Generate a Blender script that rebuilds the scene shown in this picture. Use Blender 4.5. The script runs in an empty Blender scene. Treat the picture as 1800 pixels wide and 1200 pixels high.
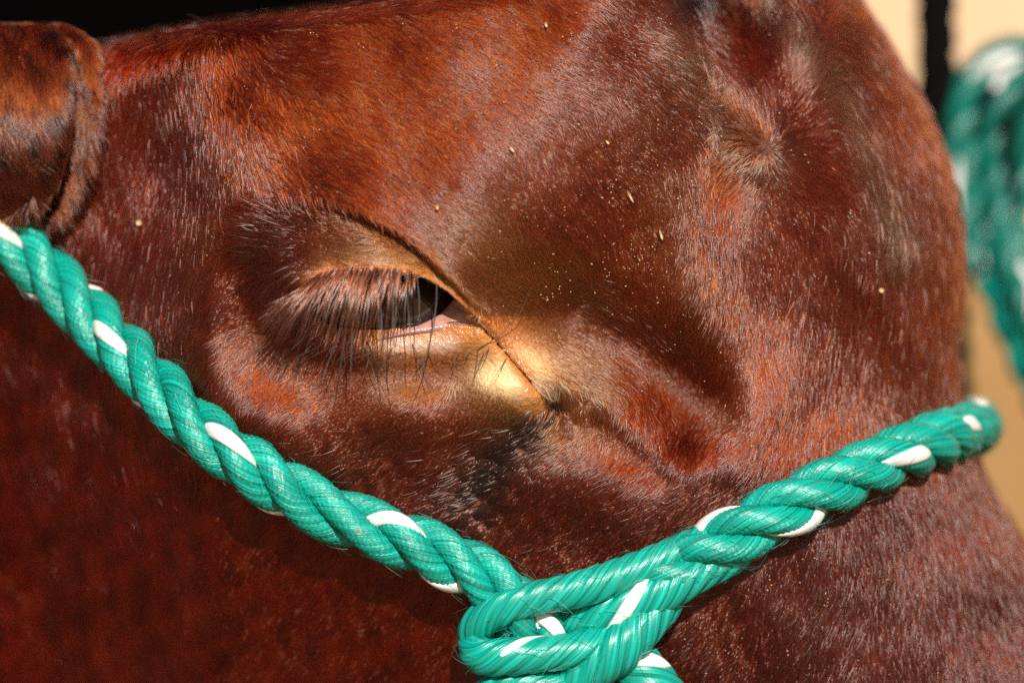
import bpy, math, random
import numpy as np
from mathutils import Vector

rng = np.random.default_rng(7)
random.seed(7)
sc = bpy.context.scene
C = sc.collection

# ------------------------------------------------------------------ camera
S = 0.00012            # metres per photograph pixel at the eye
D = 0.80               # camera to eye plane
HEAD_Z = 0.95          # height of the picture centre above the ground
cam_d = bpy.data.cameras.new('camera')
cam = bpy.data.objects.new('camera', cam_d); C.objects.link(cam)
cam.location = (0, -D, HEAD_Z); cam.rotation_euler = (math.radians(90), 0, 0)
cam_d.sensor_width = 36.0
cam_d.lens = 36.0 * D / (1800 * S)
cam_d.clip_start = 0.02; cam_d.clip_end = 500
cam_d.dof.use_dof = True
cam_d.dof.focus_distance = D - 0.004
cam_d.dof.aperture_fstop = 6.3
sc.camera = cam

# ------------------------------------------------------------------ world, sun, exposure
SUN_EL, SUN_AZ = math.radians(28), math.radians(7)     # azimuth: to the right of the line behind the camera
w = bpy.data.worlds.new('World'); sc.world = w; w.use_nodes = True
nt = w.node_tree; nt.nodes.clear()
sky = nt.nodes.new('ShaderNodeTexSky'); sky.sky_type = 'NISHITA'; sky.sun_disc = False
sky.sun_elevation = SUN_EL
sd = Vector((math.sin(SUN_AZ) * math.cos(SUN_EL), -math.cos(SUN_AZ) * math.cos(SUN_EL), math.sin(SUN_EL)))
sky.sun_rotation = math.atan2(sd.x, sd.y)
bg = nt.nodes.new('ShaderNodeBackground'); bg.inputs['Strength'].default_value = 0.05
out = nt.nodes.new('ShaderNodeOutputWorld')
nt.links.new(sky.outputs[0], bg.inputs[0]); nt.links.new(bg.outputs[0], out.inputs[0])
sl = bpy.data.lights.new('sun', 'SUN'); sl.energy = 4.6; sl.angle = math.radians(0.6); sl.color = (1.0, 0.93, 0.84)
so = bpy.data.objects.new('sun', sl); C.objects.link(so)
so.rotation_euler = sd.to_track_quat('Z', 'Y').to_euler()
so.location = (0.4, -1.5, 2.0)
sc.view_settings.view_transform = 'Standard'; sc.view_settings.look = 'None'
sc.view_settings.gamma = 1.0
sc.view_settings.exposure = 0.3
sc.cycles.max_bounces = 10; sc.cycles.transmission_bounces = 8; sc.cycles.glossy_bounces = 4; sc.cycles.diffuse_bounces = 4
sc.cycles.sample_clamp_indirect = 2.5
sc.cycles.use_denoising = False

# ------------------------------------------------------------------ helpers
def W(x, y, h):
    """picture pixel (x, y) lying h pixels nearer than the eye plane -> world point"""
    x, y, h = np.broadcast_arrays(np.asarray(x, float), np.asarray(y, float), np.asarray(h, float))
    f = (D - h * S) / D
    return np.stack([(x - 900) * S * f, -h * S, HEAD_Z + (600 - y) * S * f], -1)

def empty(name, loc=(0, 0, 0), parent=None):
    o = bpy.data.objects.new(name, None); C.objects.link(o); o.location = loc
    o.empty_display_size = 0.02
    if parent: o.parent = parent
    return o

def attach(o, parent):
    if parent is not None:
        o.parent = parent
        o.matrix_parent_inverse = parent.matrix_basis.inverted()

def link_mesh(name, verts, faces, mat, parent=None, smooth=True, uv=None):
    me = bpy.data.meshes.new(name)
    v = np.asarray(verts, np.float32).reshape(-1, 3)
    f = np.asarray(faces, np.int32)
    me.vertices.add(len(v)); me.vertices.foreach_set('co', v.ravel())
    n = f.shape[1]
    me.loops.add(f.size); me.loops.foreach_set('vertex_index', f.ravel())
    me.polygons.add(len(f)); me.polygons.foreach_set('loop_start', np.arange(0, f.size, n, dtype=np.int32))
    me.update(calc_edges=True)
    if smooth: me.polygons.foreach_set('use_smooth', np.ones(len(f), bool))
    if uv is not None:
        l = me.uv_layers.new(name='UVMap')
        l.data.foreach_set('uv', np.asarray(uv, np.float32)[f.ravel()].ravel())
    me.materials.append(mat)
    me.validate()
    o = bpy.data.objects.new(name, me); C.objects.link(o)
    attach(o, parent)
    return o

def tag(o, label=None, cat=None, group=None, kind=None):
    if label: o['label'] = label
    if cat: o['category'] = cat
    if group: o['group'] = group
    if kind: o['kind'] = kind
    return o

def sm(x, a, b):
    t = np.clip((x - a) / (b - a), 0, 1)
    return t * t * (3 - 2 * t)

def pdist(x, y, pts):
    """distance to a polyline, side (+1 = to the left of travel with y down, i.e. above for left-to-right), parameter 0..1"""
    pts = np.asarray(pts, float)
    best = np.full(x.shape, 1e18); side = np.zeros(x.shape); par = np.zeros(x.shape)
    seg = np.hypot(*(pts[1:] - pts[:-1]).T); cum = np.r_[0, np.cumsum(seg)]
    for k in range(len(pts) - 1):
        ax, ay = pts[k]; bx, by = pts[k + 1]
        dx, dy = bx - ax, by - ay
        t = np.clip(((x - ax) * dx + (y - ay) * dy) / (dx * dx + dy * dy), 0, 1)
        ex, ey = x - (ax + t * dx), y - (ay + t * dy)
        d2 = ex * ex + ey * ey
        m = d2 < best
        best = np.where(m, d2, best)
        side = np.where(m, np.sign(-(dx * ey - dy * ex)), side)
        par = np.where(m, (cum[k] + t * seg[k]) / cum[-1], par)
    return np.sqrt(best), side, par

def ridge(x, y, pts, amp, wid):
    d, _, _ = pdist(x, y, pts)
    return amp * np.exp(-(d / wid) ** 2)

def gauss(x, y, cx, cy, rx, ry, amp, rot=0):
    c, s = math.cos(math.radians(rot)), math.sin(math.radians(rot))
    u = (x - cx) * c + (y - cy) * s; v = -(x - cx) * s + (y - cy) * c
    return amp * np.exp(-(u / rx) ** 2 - (v / ry) ** 2)

def inside(x, y, poly):
    poly = np.asarray(poly, float); r = np.zeros(x.shape, bool)
    for k in range(len(poly)):
        x1, y1 = poly[k]; x2, y2 = poly[(k + 1) % len(poly)]
        c = ((y1 > y) != (y2 > y)) & (x < (x2 - x1) * (y - y1) / (y2 - y1 + 1e-12) + x1)
        r ^= c
    return r

def wav(x, y, scale, seed, n=10):
    """smooth noise, about -1..1"""
    g = np.random.default_rng(seed); o = np.zeros(np.shape(x))
    for _ in range(n):
        a = g.uniform(0, 2 * math.pi); k = g.uniform(0.5, 1.5) / scale * 2 * math.pi
        o = o + np.sin((x * math.cos(a) + y * math.sin(a)) * k + g.uniform(0, 6.28))
    return o / math.sqrt(n) / 0.9

def smooth_path(pts, step):
    """Catmull-Rom through pts, resampled evenly (any dimension)"""
    p = np.asarray(pts, float)
    p = np.vstack([2 * p[0] - p[1], p, 2 * p[-1] - p[-2]])
    o = []
    for k in range(1, len(p) - 2):
        t = np.linspace(0, 1, 24, endpoint=False)[:, None]
        a, b, c, d = p[k - 1], p[k], p[k + 1], p[k + 2]
        o.append(0.5 * (2 * b + (c - a) * t + (2 * a - 5 * b + 4 * c - d) * t ** 2 + (3 * b - a - 3 * c + d) * t ** 3))
    o = np.vstack(o + [p[-2][None]])
    L = np.r_[0, np.cumsum(np.linalg.norm(np.diff(o, axis=0), axis=1))]
    n = max(3, int(L[-1] / step))
    q = np.linspace(0, L[-1], n)
    return np.stack([np.interp(q, L, o[:, i]) for i in range(o.shape[1])], 1), q

# ------------------------------------------------------------------ materials
def mat(name):
    m = bpy.data.materials.new(name); m.use_nodes = True
    n = m.node_tree.nodes; n.clear()
    o = n.new('ShaderNodeOutputMaterial')
    return m, n, m.node_tree.links, o

def hair_mat(name, rough=0.32, radial=0.5, coat=0.0, offset=2.0, ior=1.49):
    m, n, l, o = mat(name)
    b = n.new('ShaderNodeBsdfHairPrincipled'); b.parametrization = 'COLOR'
    a = n.new('ShaderNodeAttribute'); a.attribute_name = 'tint'
    l.new(a.outputs['Color'], b.inputs['Color'])
    b.inputs['Roughness'].default_value = rough
    b.inputs['Radial Roughness'].default_value = radial
    b.inputs['IOR'].default_value = ior
    b.inputs['Random Roughness'].default_value = 0.25
    b.inputs['Offset'].default_value = math.radians(offset)
    l.new(b.outputs[0], o.inputs[0])
    return m

def simple(name, col, rough=0.6, spec=0.5, noise=None, bump=0, coat=0.0):
    m, n, l, o = mat(name)
    b = n.new('ShaderNodeBsdfPrincipled')
    b.inputs['Base Color'].default_value = (*col, 1); b.inputs['Roughness'].default_value = rough
    b.inputs['Specular IOR Level'].default_value = spec
    b.inputs['Coat Weight'].default_value = coat
    if noise:
        sc_, col2 = noise
        t = n.new('ShaderNodeTexNoise'); t.inputs['Scale'].default_value = sc_; t.inputs['Detail'].default_value = 6
        g = n.new('ShaderNodeTexCoord'); l.new(g.outputs['Object'], t.inputs['Vector'])
        r = n.new('ShaderNodeValToRGB'); r.color_ramp.elements[0].position = 0.35; r.color_ramp.elements[1].position = 0.65
        r.color_ramp.elements[0].color = (*col, 1); r.color_ramp.elements[1].color = (*col2, 1)
        l.new(t.outputs['Fac'], r.inputs[0]); l.new(r.outputs[0], b.inputs['Base Color'])
        if bump:
            bp = n.new('ShaderNodeBump'); bp.inputs['Strength'].default_value = bump; bp.inputs['Distance'].default_value = 0.002
            l.new(t.outputs['Fac'], bp.inputs['Height']); l.new(bp.outputs[0], b.inputs['Normal'])
    l.new(b.outputs[0], o.inputs[0])
    return m

M = {}
M['fur'] = hair_mat('red_brown_fur', 0.155, 0.35, 0.0, 3.0)
M['lash'] = hair_mat('eyelash_hair', 0.13, 0.3, ior=1.58)
M['dark_lash'] = hair_mat('dark_eyelash_hair', 0.42, 0.5)

# skin: colour from the attribute 'skin', gloss from 'wet'
m, n, l, o = mat('cow_skin')
b = n.new('ShaderNodeBsdfPrincipled')
a = n.new('ShaderNodeAttribute'); a.attribute_name = 'skin'; l.new(a.outputs['Color'], b.inputs['Base Color'])
a2 = n.new('ShaderNodeAttribute'); a2.attribute_name = 'wet'
mr = n.new('ShaderNodeMapRange'); mr.inputs['To Min'].default_value = 0.65; mr.inputs['To Max'].default_value = 0.13
l.new(a2.outputs['Fac'], mr.inputs['Value']); l.new(mr.outputs[0], b.inputs['Roughness'])
tn = n.new('ShaderNodeTexNoise'); tn.inputs['Scale'].default_value = 1000; tn.inputs['Detail'].default_value = 4
tc = n.new('ShaderNodeTexCoord'); l.new(tc.outputs['Object'], tn.inputs['Vector'])
bp = n.new('ShaderNodeBump'); bp.inputs['Strength'].default_value = 0.9; bp.inputs['Distance'].default_value = 0.0007
l.new(tn.outputs['Fac'], bp.inputs['Height']); l.new(bp.outputs[0], b.inputs['Normal'])
b.inputs['Subsurface Weight'].default_value = 0.15; b.inputs['Subsurface Radius'].default_value = (1.0, 0.35, 0.15); b.inputs['Subsurface Scale'].default_value = 0.0015
l.new(b.outputs[0], o.inputs[0]); M['skin'] = m

# eyeball: iris rings round the local -Y axis
def eye_material():
    m, n, l, o = mat('wet_eyeball')
    b = n.new('ShaderNodeBsdfPrincipled')
    a = n.new('ShaderNodeAttribute'); a.attribute_name = 'iris'
    r = n.new('ShaderNodeValToRGB'); e = r.color_ramp.elements
    e[0].position = 0.0; e[0].color = (0.002, 0.002, 0.003, 1)
    e[1].position = 0.30; e[1].color = (0.003, 0.003, 0.004, 1)
    for p_, c_ in ((0.36, (0.020, 0.010, 0.006)), (0.80, (0.026, 0.013, 0.008)), (0.86, (0.055, 0.046, 0.043)), (0.92, (0.02, 0.017, 0.016)), (1.0, (0.022, 0.014, 0.012))):
        k = e.new(p_); k.color = (*c_, 1)
    l.new(a.outputs['Fac'], r.inputs[0]); l.new(r.outputs[0], b.inputs['Base Color'])
    b.inputs['Roughness'].default_value = 0.04; b.inputs['IOR'].default_value = 1.38
    l.new(b.outputs[0], o.inputs[0])
    return m
M['eye'] = eye_material()
M['third_lid'] = simple('pink_third_eyelid', (0.50, 0.27, 0.23), 0.16, 0.6, (600, (0.40, 0.19, 0.16)), 0.2)
M['caruncle'] = simple('orange_caruncle', (0.50, 0.20, 0.06), 0.25, 0.5, (900, (0.62, 0.32, 0.12)), 0.3)
m, n, l, o = mat('tear_film'); b = n.new('ShaderNodeBsdfPrincipled'); b.inputs['Transmission Weight'].default_value = 1.0
b.inputs['Roughness'].default_value = 0.10; b.inputs['IOR'].default_value = 1.45; l.new(b.outputs[0], o.inputs[0]); M['tear'] = m

def rope_mat(name, c1, c2, rough=0.34, grime=True, fil=0.5):
    m, n, l, o = mat(name)
    b = n.new('ShaderNodeBsdfPrincipled')
    uv = n.new('ShaderNodeUVMap'); uv.uv_map = 'UVMap'
    sx = n.new('ShaderNodeSeparateXYZ'); l.new(uv.outputs[0], sx.inputs[0])
    tw = n.new('ShaderNodeMath'); tw.operation = 'MULTIPLY'; tw.inputs[1].default_value = 2 * math.pi; l.new(sx.outputs['X'], tw.inputs[0])
    cb = n.new('ShaderNodeCombineXYZ')
    for fn, ax in (('COSINE', 'X'), ('SINE', 'Y')):
        q1 = n.new('ShaderNodeMath'); q1.operation = fn; l.new(tw.outputs[0], q1.inputs[0])
        q2 = n.new('ShaderNodeMath'); q2.operation = 'MULTIPLY'; q2.inputs[1].default_value = 7.5; l.new(q1.outputs[0], q2.inputs[0]); l.new(q2.outputs[0], cb.inputs[ax])
    q3 = n.new('ShaderNodeMath'); q3.operation = 'MULTIPLY'; q3.inputs[1].default_value = 1.6; l.new(sx.outputs['Y'], q3.inputs[0]); l.new(q3.outputs[0], cb.inputs['Z'])
    t = n.new('ShaderNodeTexNoise'); t.inputs['Scale'].default_value = 1.0; t.inputs['Detail'].default_value = 4; t.inputs['Roughness'].default_value = 0.5; l.new(cb.outputs[0], t.inputs['Vector'])
    r = n.new('ShaderNodeValToRGB'); r.color_ramp.elements[0].position = 0.3; r.color_ramp.elements[1].position = 0.7
    r.color_ramp.elements[0].color = (*c1, 1); r.color_ramp.elements[1].color = (*c2, 1)
    l.new(t.outputs['Fac'], r.inputs[0])
    last = r.outputs[0]
    if grime:
        g = n.new('ShaderNodeTexCoord'); t2 = n.new('ShaderNodeTexNoise'); t2.inputs['Scale'].default_value = 420; t2.inputs['Detail'].default_value = 5; t2.inputs['Roughness'].default_value = 0.7
        l.new(g.outputs['Object'], t2.inputs['Vector'])
        r2 = n.new('ShaderNodeValToRGB'); r2.color_ramp.elements[0].position = 0.60; r2.color_ramp.elements[1].position = 0.74
        l.new(t2.outputs['Fac'], r2.inputs[0])
        mx = n.new('ShaderNodeMix'); mx.data_type = 'RGBA'
        ml = n.new('ShaderNodeMath'); ml.operation = 'MULTIPLY'; ml.inputs[1].default_value = 0.55; l.new(r2.outputs[0], ml.inputs[0])
        l.new(ml.outputs[0], mx.inputs['Factor']); l.new(last, mx.inputs['A']); mx.inputs['B'].default_value = (0.16, 0.13, 0.07, 1)
        last = mx.outputs['Result']
    l.new(last, b.inputs['Base Color'])
    b.inputs['Roughness'].default_value = rough
    b.inputs['Specular IOR Level'].default_value = 0.7
    bp = n.new('ShaderNodeBump'); bp.inputs['Strength'].default_value = fil; bp.inputs['Distance'].default_value = 0.0004
    l.new(t.outputs['Fac'], bp.inputs['Height']); l.new(bp.outputs[0], b.inputs['Normal'])
    l.new(b.outputs[0], o.inputs[0])
    return m
M['rope'] = rope_mat('green_poly_rope', (0.0, 0.14, 0.105), (0.0, 0.52, 0.405), 0.30, fil=0.75)
M['shaded_rope'] = rope_mat('shaded_green_rope', (0.0, 0.055, 0.04), (0.001, 0.25, 0.19), 0.36, fil=0.8)  # darker copy of the green rope; shade of the hank is in its colour
M['tracer'] = rope_mat('white_tracer', (0.74, 0.73, 0.70), (0.82, 0.81, 0.78), 0.4, False, 0.15)
M['fuzz'] = hair_mat('rope_filament', 0.3, 0.4)
M['black_rope'] = rope_mat('black_rope', (0.004, 0.004, 0.004), (0.004, 0.004, 0.004), 0.95, False)
M['black_rope'].node_tree.nodes['Principled BSDF'].inputs['Specular IOR Level'].default_value = 0.05
M['wall_hi'] = simple('pale_plaster', (0.62, 0.42, 0.255), 0.85, 0.2, (6, (0.69, 0.48, 0.30)), 0.2)
M['wall_lo'] = simple('tan_boards', (0.29, 0.16, 0.058), 0.8, 0.2, (9, (0.36, 0.21, 0.085)), 0.2)
M['black'] = simple('barn_shade_sheet', (0.0010, 0.0009, 0.0009), 0.98, 0.0, (30, (0.0016, 0.0014, 0.0014)), 0.2)
M['dirt'] = simple('barn_dirt', (0.20, 0.13, 0.07), 0.95, 0.1, (40, (0.30, 0.21, 0.12)), 0.5)
M['straw'] = simple('straw_dust', (0.48, 0.32, 0.14), 0.5, 0.5, (900, (0.66, 0.50, 0.28)))
M['leaf'] = simple('green_bits', (0.05, 0.052, 0.018), 0.4, 0.5)

# ------------------------------------------------------------------ setting
g = link_mesh('ground', [(-40, -40, 0), (40, -40, 0), (40, 40, 0), (-40, 40, 0)], [(0, 1, 2, 3)], M['dirt'])
tag(g, kind='structure')

def box(name, x0, x1, y0, y1, z0, z1, material, parent=None, bev=0.004):
    import bmesh
    bm = bmesh.new(); bmesh.ops.create_cube(bm, size=1)
    for v in bm.verts:
        v.co = Vector(((x0 + x1) / 2 + v.co.x * (x1 - x0), (y0 + y1) / 2 + v.co.y * (y1 - y0), (z0 + z1) / 2 + v.co.z * (z1 - z0)))
    bmesh.ops.bevel(bm, geom=bm.edges[:], offset=bev, segments=2, affect='EDGES')
    me = bpy.data.meshes.new(name); bm.to_mesh(me); bm.free(); me.materials.append(material)
    o = bpy.data.objects.new(name, me); C.objects.link(o); attach(o, parent); return o

YW = 0.62
wall = empty('barn_wall', (0.2, YW, 0))
tag(wall, 'pale tan barn wall, out of focus behind the forehead of the cow', 'wall')
box('plaster', -0.6, 1.4, YW, YW + 0.1, 0.985, 2.4, M['wall_hi'], wall)
box('lower_board', -0.6, 1.4, YW - 0.01, YW + 0.1, 0.0, 0.983, M['wall_lo'], wall)
bb = box('barn_shade_sheet', -0.9, 0.045, 0.42, 0.45, 0.0, 1.8, M['black'])  # added black sheet; darkness of the barn is painted as its colour
tag(bb, 'added black sheet painted as barn shade, behind the ear and brow', 'backdrop')

# ------------------------------------------------------------------ head surface
OUT = np.array([(-420, 1180), (-300, 1270), (-200, 1350), (-100, 1430), (0, 1503), (80, 1562), (180, 1620), (280, 1665), (350, 1684), (420, 1694), (500, 1698), (600, 1690), (690, 1684), (760, 1698),
                (830, 1718), (900, 1756), (960, 1792), (1100, 1870), (1300, 1985), (1600, 2120), (1800, 2150), (1950, 2060), (2050, 1850)], float)
INN = np.array([(-420, 1110), (-300, 960), (-200, 850), (-100, 900), (-40, 860), (0, 770), (12, 680), (26, 545), (42, 395), (60, 265), (82, 180), (120, 100), (200, -80), (400, -380), (600, -520), (900, -560), (1200, -480),
                (1500, 100), (1700, 700), (1900, 1300), (2050, 1780)], float)
OUT[:, 1] -= np.interp(OUT[:, 0], [0, 100, 600, 760, 900], [4, 10, 16, 4, 0])
def xs(y): return np.interp(y, OUT[:, 0], OUT[:, 1])
def xl(y): return np.interp(y, INN[:, 0], INN[:, 1])
def smooth1(f, y, w=14):
    return sum(f(y + k * w) for k in (-2, -1, 0, 1, 2)) / 5

UP = [(520, 528), (545, 498), (575, 482), (620, 474), (690, 476), (745, 488), (786, 512), (828, 551), (880, 609), (946, 684)]
LOW = [(520, 530), (545, 556), (590, 575), (650, 580), (690, 577), (740, 573), (800, 571), (846, 574), (884, 615), (944, 686)]
FISS = UP + LOW[::-1]
CREASE = [(400, 338), (480, 335), (560, 350), (620, 372), (690, 405), (745, 450), (800, 503), (845, 546), (885, 578)]
CHEEK_LINE = [(-400, 150), (0, 430), (300, 700), (560, 860), (760, 960), (900, 1050), (1100, 1500)]

def H_base(x, y):
    d = smooth1(xs, y) - x
    t = np.clip(d / 560, 0, 1)
    h = -430 * (1 - np.sqrt(np.clip(1 - (1 - t) ** 2, 0, 1)))
    dl = x - smooth1(xl, y)
    t = np.clip(dl / 170, 0, 1)
    h = h - 210 * (1 - np.sqrt(np.clip(1 - (1 - t) ** 2, 0, 1)))
    h = h - 0.00075 * np.clip(520 - x, 0, 1e4) ** 2 / (1 + 0.0012 * np.clip(520 - x, 0, 1e4))
    h = h - 0.12 * np.clip(y - 820, 0, 1e4) ** 1.05
    q, sd_, _ = pdist(x, y, CHEEK_LINE)
    q = np.where(sd_ < 0, q, 0)
    h = h - 16 * sm(q, 0, 120) - 0.42 * np.clip(q, 0, 420) - 0.2 * np.clip(q - 420, 0, 1e4)
    h = h - 0.78 * (np.sqrt(np.clip(385 - x, 0, 330) ** 2 + 900) - 30)
    return h

def H(x, y):
    h = H_base(x, y)
    h = h + gauss(x, y, 800, 430, 420, 330, 60)
    u_, v_ = (x - 740) / 350, (y - 250) / 300
    h = h + 80 * np.exp(-(u_ * u_ + v_ * v_) ** 2)
    h = h + gauss(x, y, 278, 290, 90, 210, -60, 6)
    h = h + ridge(x, y, [(340, 90), (405, 230), (405, 330), (360, 470), (345, 590), (430, 720), (560, 810)], 18, 60)
    h = h + ridge(x, y, [(430, 480), (470, 590), (560, 690)], -12, 60)
    h = h + ridge(x, y, [(1010, 560), (1120, 620), (1225, 715)], -74, 74)
    h = h + ridge(x, y, [(960, 650), (1080, 690), (1200, 770), (1290, 800)], 20, 62)
    h = h + ridge(x, y, [(975, 712), (1060, 752), (1170, 830)], -8, 30)
    h = h + ridge(x, y, [(1020, 60), (1130, 220), (1195, 380), (1225, 540), (1320, 700)], 26, 85)
    h = h + ridge(x, y, [(1290, 330), (1300, 470), (1300, 600)], -18, 70)
    h = h + ridge(x, y, [(1170, 70), (1260, 165), (1345, 260)], 16, 40)
    h = h + gauss(x, y, 1262, -30, 72, 130, -300, -25)
    h = h + ridge(x, y, [(1360, 40), (1450, 150), (1525, 300), (1580, 430)], 20, 50)
    h = h + ridge(x, y, [(1390, 310), (1480, 430), (1570, 540), (1680, 680)], 16, 48)
    h = h + gauss(x, y, 700, 722, 250, 72, 46)
    h = h + gauss(x, y, 898, 692, 66, 40, 30, 30)
    h = h + gauss(x, y, 850, 800, 60, 90, -10, 35)
    h = h + gauss(x, y, 1040, 860, 170, 90, 26)
    # brow skin folding over the upper lid
    d, s, t = pdist(x, y, CREASE)
    wgt = sm(t, 0.12, 0.45) * (1 - sm(t, 0.72, 1.0))
    h = h + np.where(s > 0, 32 * np.exp(-d / 95) * wgt, 0) * sm(d, -1, 8) + np.where(s <= 0, -10 * np.exp(-(d / 14) ** 2) * wgt, 0)
    # lids
    ins = inside(x, y, FISS)
    du, su, tu = pdist(x, y, UP); dw, sw, tw = pdist(x, y, LOW)
    h = h + np.where(ins, 0, 30 * np.exp(-(du / 46) ** 2) * (0.6 + 0.4 * (su > 0) * (1 - sm(x, 790, 850))) * (1 - 0.6 * sm(tu, 0.62, 0.9)))
    h = h + np.where(ins, 0, 23 * np.exp(-((dw - 10 - 28 * (1 - sm(x, 800, 870))) / (24 + 10 * (1 - sm(x, 800, 870)))) ** 2) * (1 - 0.5 * sm(x, 830, 940)))
    h = h + ridge(x, y, [(540, 620), (620, 655), (740, 662), (860, 645)], -3, 20)
    de = np.minimum(du, dw)
    depth = 120 * (1 - 0.985 * sm(x, 800, 852))
    h = h - np.where(ins, depth * sm(de, -3, 13), 0)
    h = h + ridge(x, y, [(846, 573), (884, 612), (945, 685)], -1, 7)
    # small unevenness of skin
    h = h + 2.2 * wav(x, y, 150, 3) + 0.25 * wav(x, y, 45, 4)
    return h

H0_EYE = float(H(np.array([690.0]), np.array([466.0]))[0])

ROWS = np.r_[np.linspace(-418, -25, 40), np.arange(-20, 425, 4.6), np.arange(425, 725, 2.5), np.arange(725, 1230, 5.0), np.linspace(1240, 2045, 60)]
NL, NC, NR, NF = 150, 250, 150, 12
yy = ROWS[:, None]
XS, XL = smooth1(xs, yy), smooth1(xl, yy)
A = np.maximum(450, XL + 0.12 * (XS - XL)); B = np.maximum(1110, A + 0.3 * (XS - A)); B = np.minimum(B, XS - 0.2 * (XS - A))
tl = 1 - np.cos(np.linspace(0, math.pi / 2, NL, endpoint=False)); tl = 0.6 * tl + 0.4 * np.linspace(0, 1, NL, endpoint=False) ** 1.2
tc_ = np.linspace(0, 1, NC, endpoint=False)
tr = np.sin(np.linspace(0, math.pi / 2, NR))
GX = np.concatenate([XL + (A - XL) * tl, A + (B - A) * tc_, B + (XS - B) * tr], 1)
GY = np.broadcast_to(yy, GX.shape).copy()
GH = H(GX, GY)
HC = -760.0
# far side (mirrored, plain) and the two rounded edges
sub = np.r_[np.arange(0, GX.shape[1], 10), GX.shape[1] - 1]
FX = GX[:, sub][:, ::-1]; FYy = GY[:, sub]; FH = 2 * HC - H_base(FX, FYy)
def bridge(xa, ha, xb, hb, sgn):
    t = np.linspace(0, 1, NF + 2)[1:-1][None, :]
    return xa[:, None] + (xb - xa)[:, None] * t + sgn * 8 * np.sin(math.pi * t), ha[:, None] + (hb - ha)[:, None] * t
BX, BH = bridge(GX[:, -1], GH[:, -1], FX[:, 0], FH[:, 0], 1)
CX, CH = bridge(FX[:, -1], FH[:, -1], GX[:, 0], GH[:, 0], -1)
AX = np.concatenate([GX, BX, FX, CX], 1); AH = np.concatenate([GH, BH, FH, CH], 1)
AY = np.broadcast_to(yy, AX.shape)
P = W(AX, AY, AH)                                   # rows x cols x 3
nr, ncol = AX.shape
idx = np.arange(nr * ncol).reshape(nr, ncol)
nxt = np.roll(idx, -1, 1)
faces = np.stack([idx[:-1], nxt[:-1], nxt[1:], idx[1:]], -1).reshape(-1, 4)[:, ::-1]
# normals on the grid
dPx = np.roll(P, -1, 1) - np.roll(P, 1, 1); dPy = np.gradient(P, axis=0)
NRM = np.cross(dPy, dPx); NRM /= np.linalg.norm(NRM, axis=-1, keepdims=True) + 1e-12
if NRM[nr // 2, NL + NC // 2, 1] > 0: NRM = -NRM

cow = empty('cow', (0, 0.09, HEAD_Z))
tag(cow, 'red brown cow with half closed eye and green rope halter', 'cow')

# skin colour and wetness
def skin_maps(x, y):
    du, su, _ = pdist(x, y, UP); dw, sw, tw = pdist(x, y, LOW)
    ins = inside(x, y, FISS)
    base = np.array([0.10, 0.026, 0.010])
    col = np.broadcast_to(base, x.shape + (3,)).copy()
    def mixc(c, wt): 
        nonlocal col
        wt = np.clip(wt, 0, 1)[..., None]; col = col * (1 - wt) + np.array(c) * wt
    mixc((0.46, 0.17, 0.045), np.exp(-(dw / 60) ** 2) * sm(x, 640, 730) * (y > 555))
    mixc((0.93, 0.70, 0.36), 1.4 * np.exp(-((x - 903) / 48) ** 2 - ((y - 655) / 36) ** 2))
    mixc((0.50, 0.19, 0.05), np.exp(-(dw / 22) ** 2) * sm(x, 600, 700))
    mixc((0.40, 0.14, 0.035), np.exp(-(du / 18) ** 2) * (su > 0))
    mixc((0.55, 0.36, 0.26), ridge(x, y, [(690, 606), (790, 604)], 0.9, 15))
    mixc((0.42, 0.13, 0.035), ins * 1.0 * (x > 800))
    mixc((0.02, 0.008, 0.006), ins * 1.0 * (x <= 800))
    wet = np.exp(-((dw - 6) / 26) ** 2) * (y > 555) * sm(x, 640, 700)
    wet = np.maximum(wet, gauss(x, y, 905, 655, 60, 40, 1.0))
    wet = np.maximum(wet, ridge(x, y, [(690, 602), (800, 602)], 1.0, 26))
    wet = np.maximum(wet, ins * 0.9)
    return col, wet
scol, swet = skin_maps(AX, np.array(AY))
scol[:, GX.shape[1]:] = (0.10, 0.026, 0.010); swet[:, GX.shape[1]:] = 0
def capped(G, f):
    n_, m_ = G.shape[:2]
    V = np.vstack([G.reshape(-1, 3), G[0].mean(0), G[-1].mean(0)])
    a = np.arange(m_); b_ = np.roll(a, -1); c0, c1 = n_ * m_, n_ * m_ + 1
    # quads with a doubled corner are not allowed: join two rim edges per quad
    q0 = np.stack([a[0:m_ - 1:2], a[1:m_:2], b_[1:m_:2], np.full(len(a[0:m_ - 1:2]), c0)], -1)
    q1 = q0.copy(); q1[:, :3] += (n_ - 1) * m_; q1[:, 3] = c1
    return V, np.vstack([f, q0, q1])
PV, PF = capped(P, faces)
scol = np.vstack([scol.reshape(-1, 3), scol[0, :1], scol[-1, :1]]); swet = np.r_[swet.ravel(), 0, 0]
body = link_mesh('body', PV, PF, M['skin'], cow)
# caps
me = body.data
def set_attr(me, name, typ, dom, vals, key):
    at = me.attributes.new(name, typ, dom); at.data.foreach_set(key, np.asarray(vals, np.float32).ravel())
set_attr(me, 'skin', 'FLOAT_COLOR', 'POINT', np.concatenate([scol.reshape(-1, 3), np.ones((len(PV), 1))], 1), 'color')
set_attr(me, 'wet', 'FLOAT', 'POINT', swet.reshape(-1), 'value')

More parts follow.
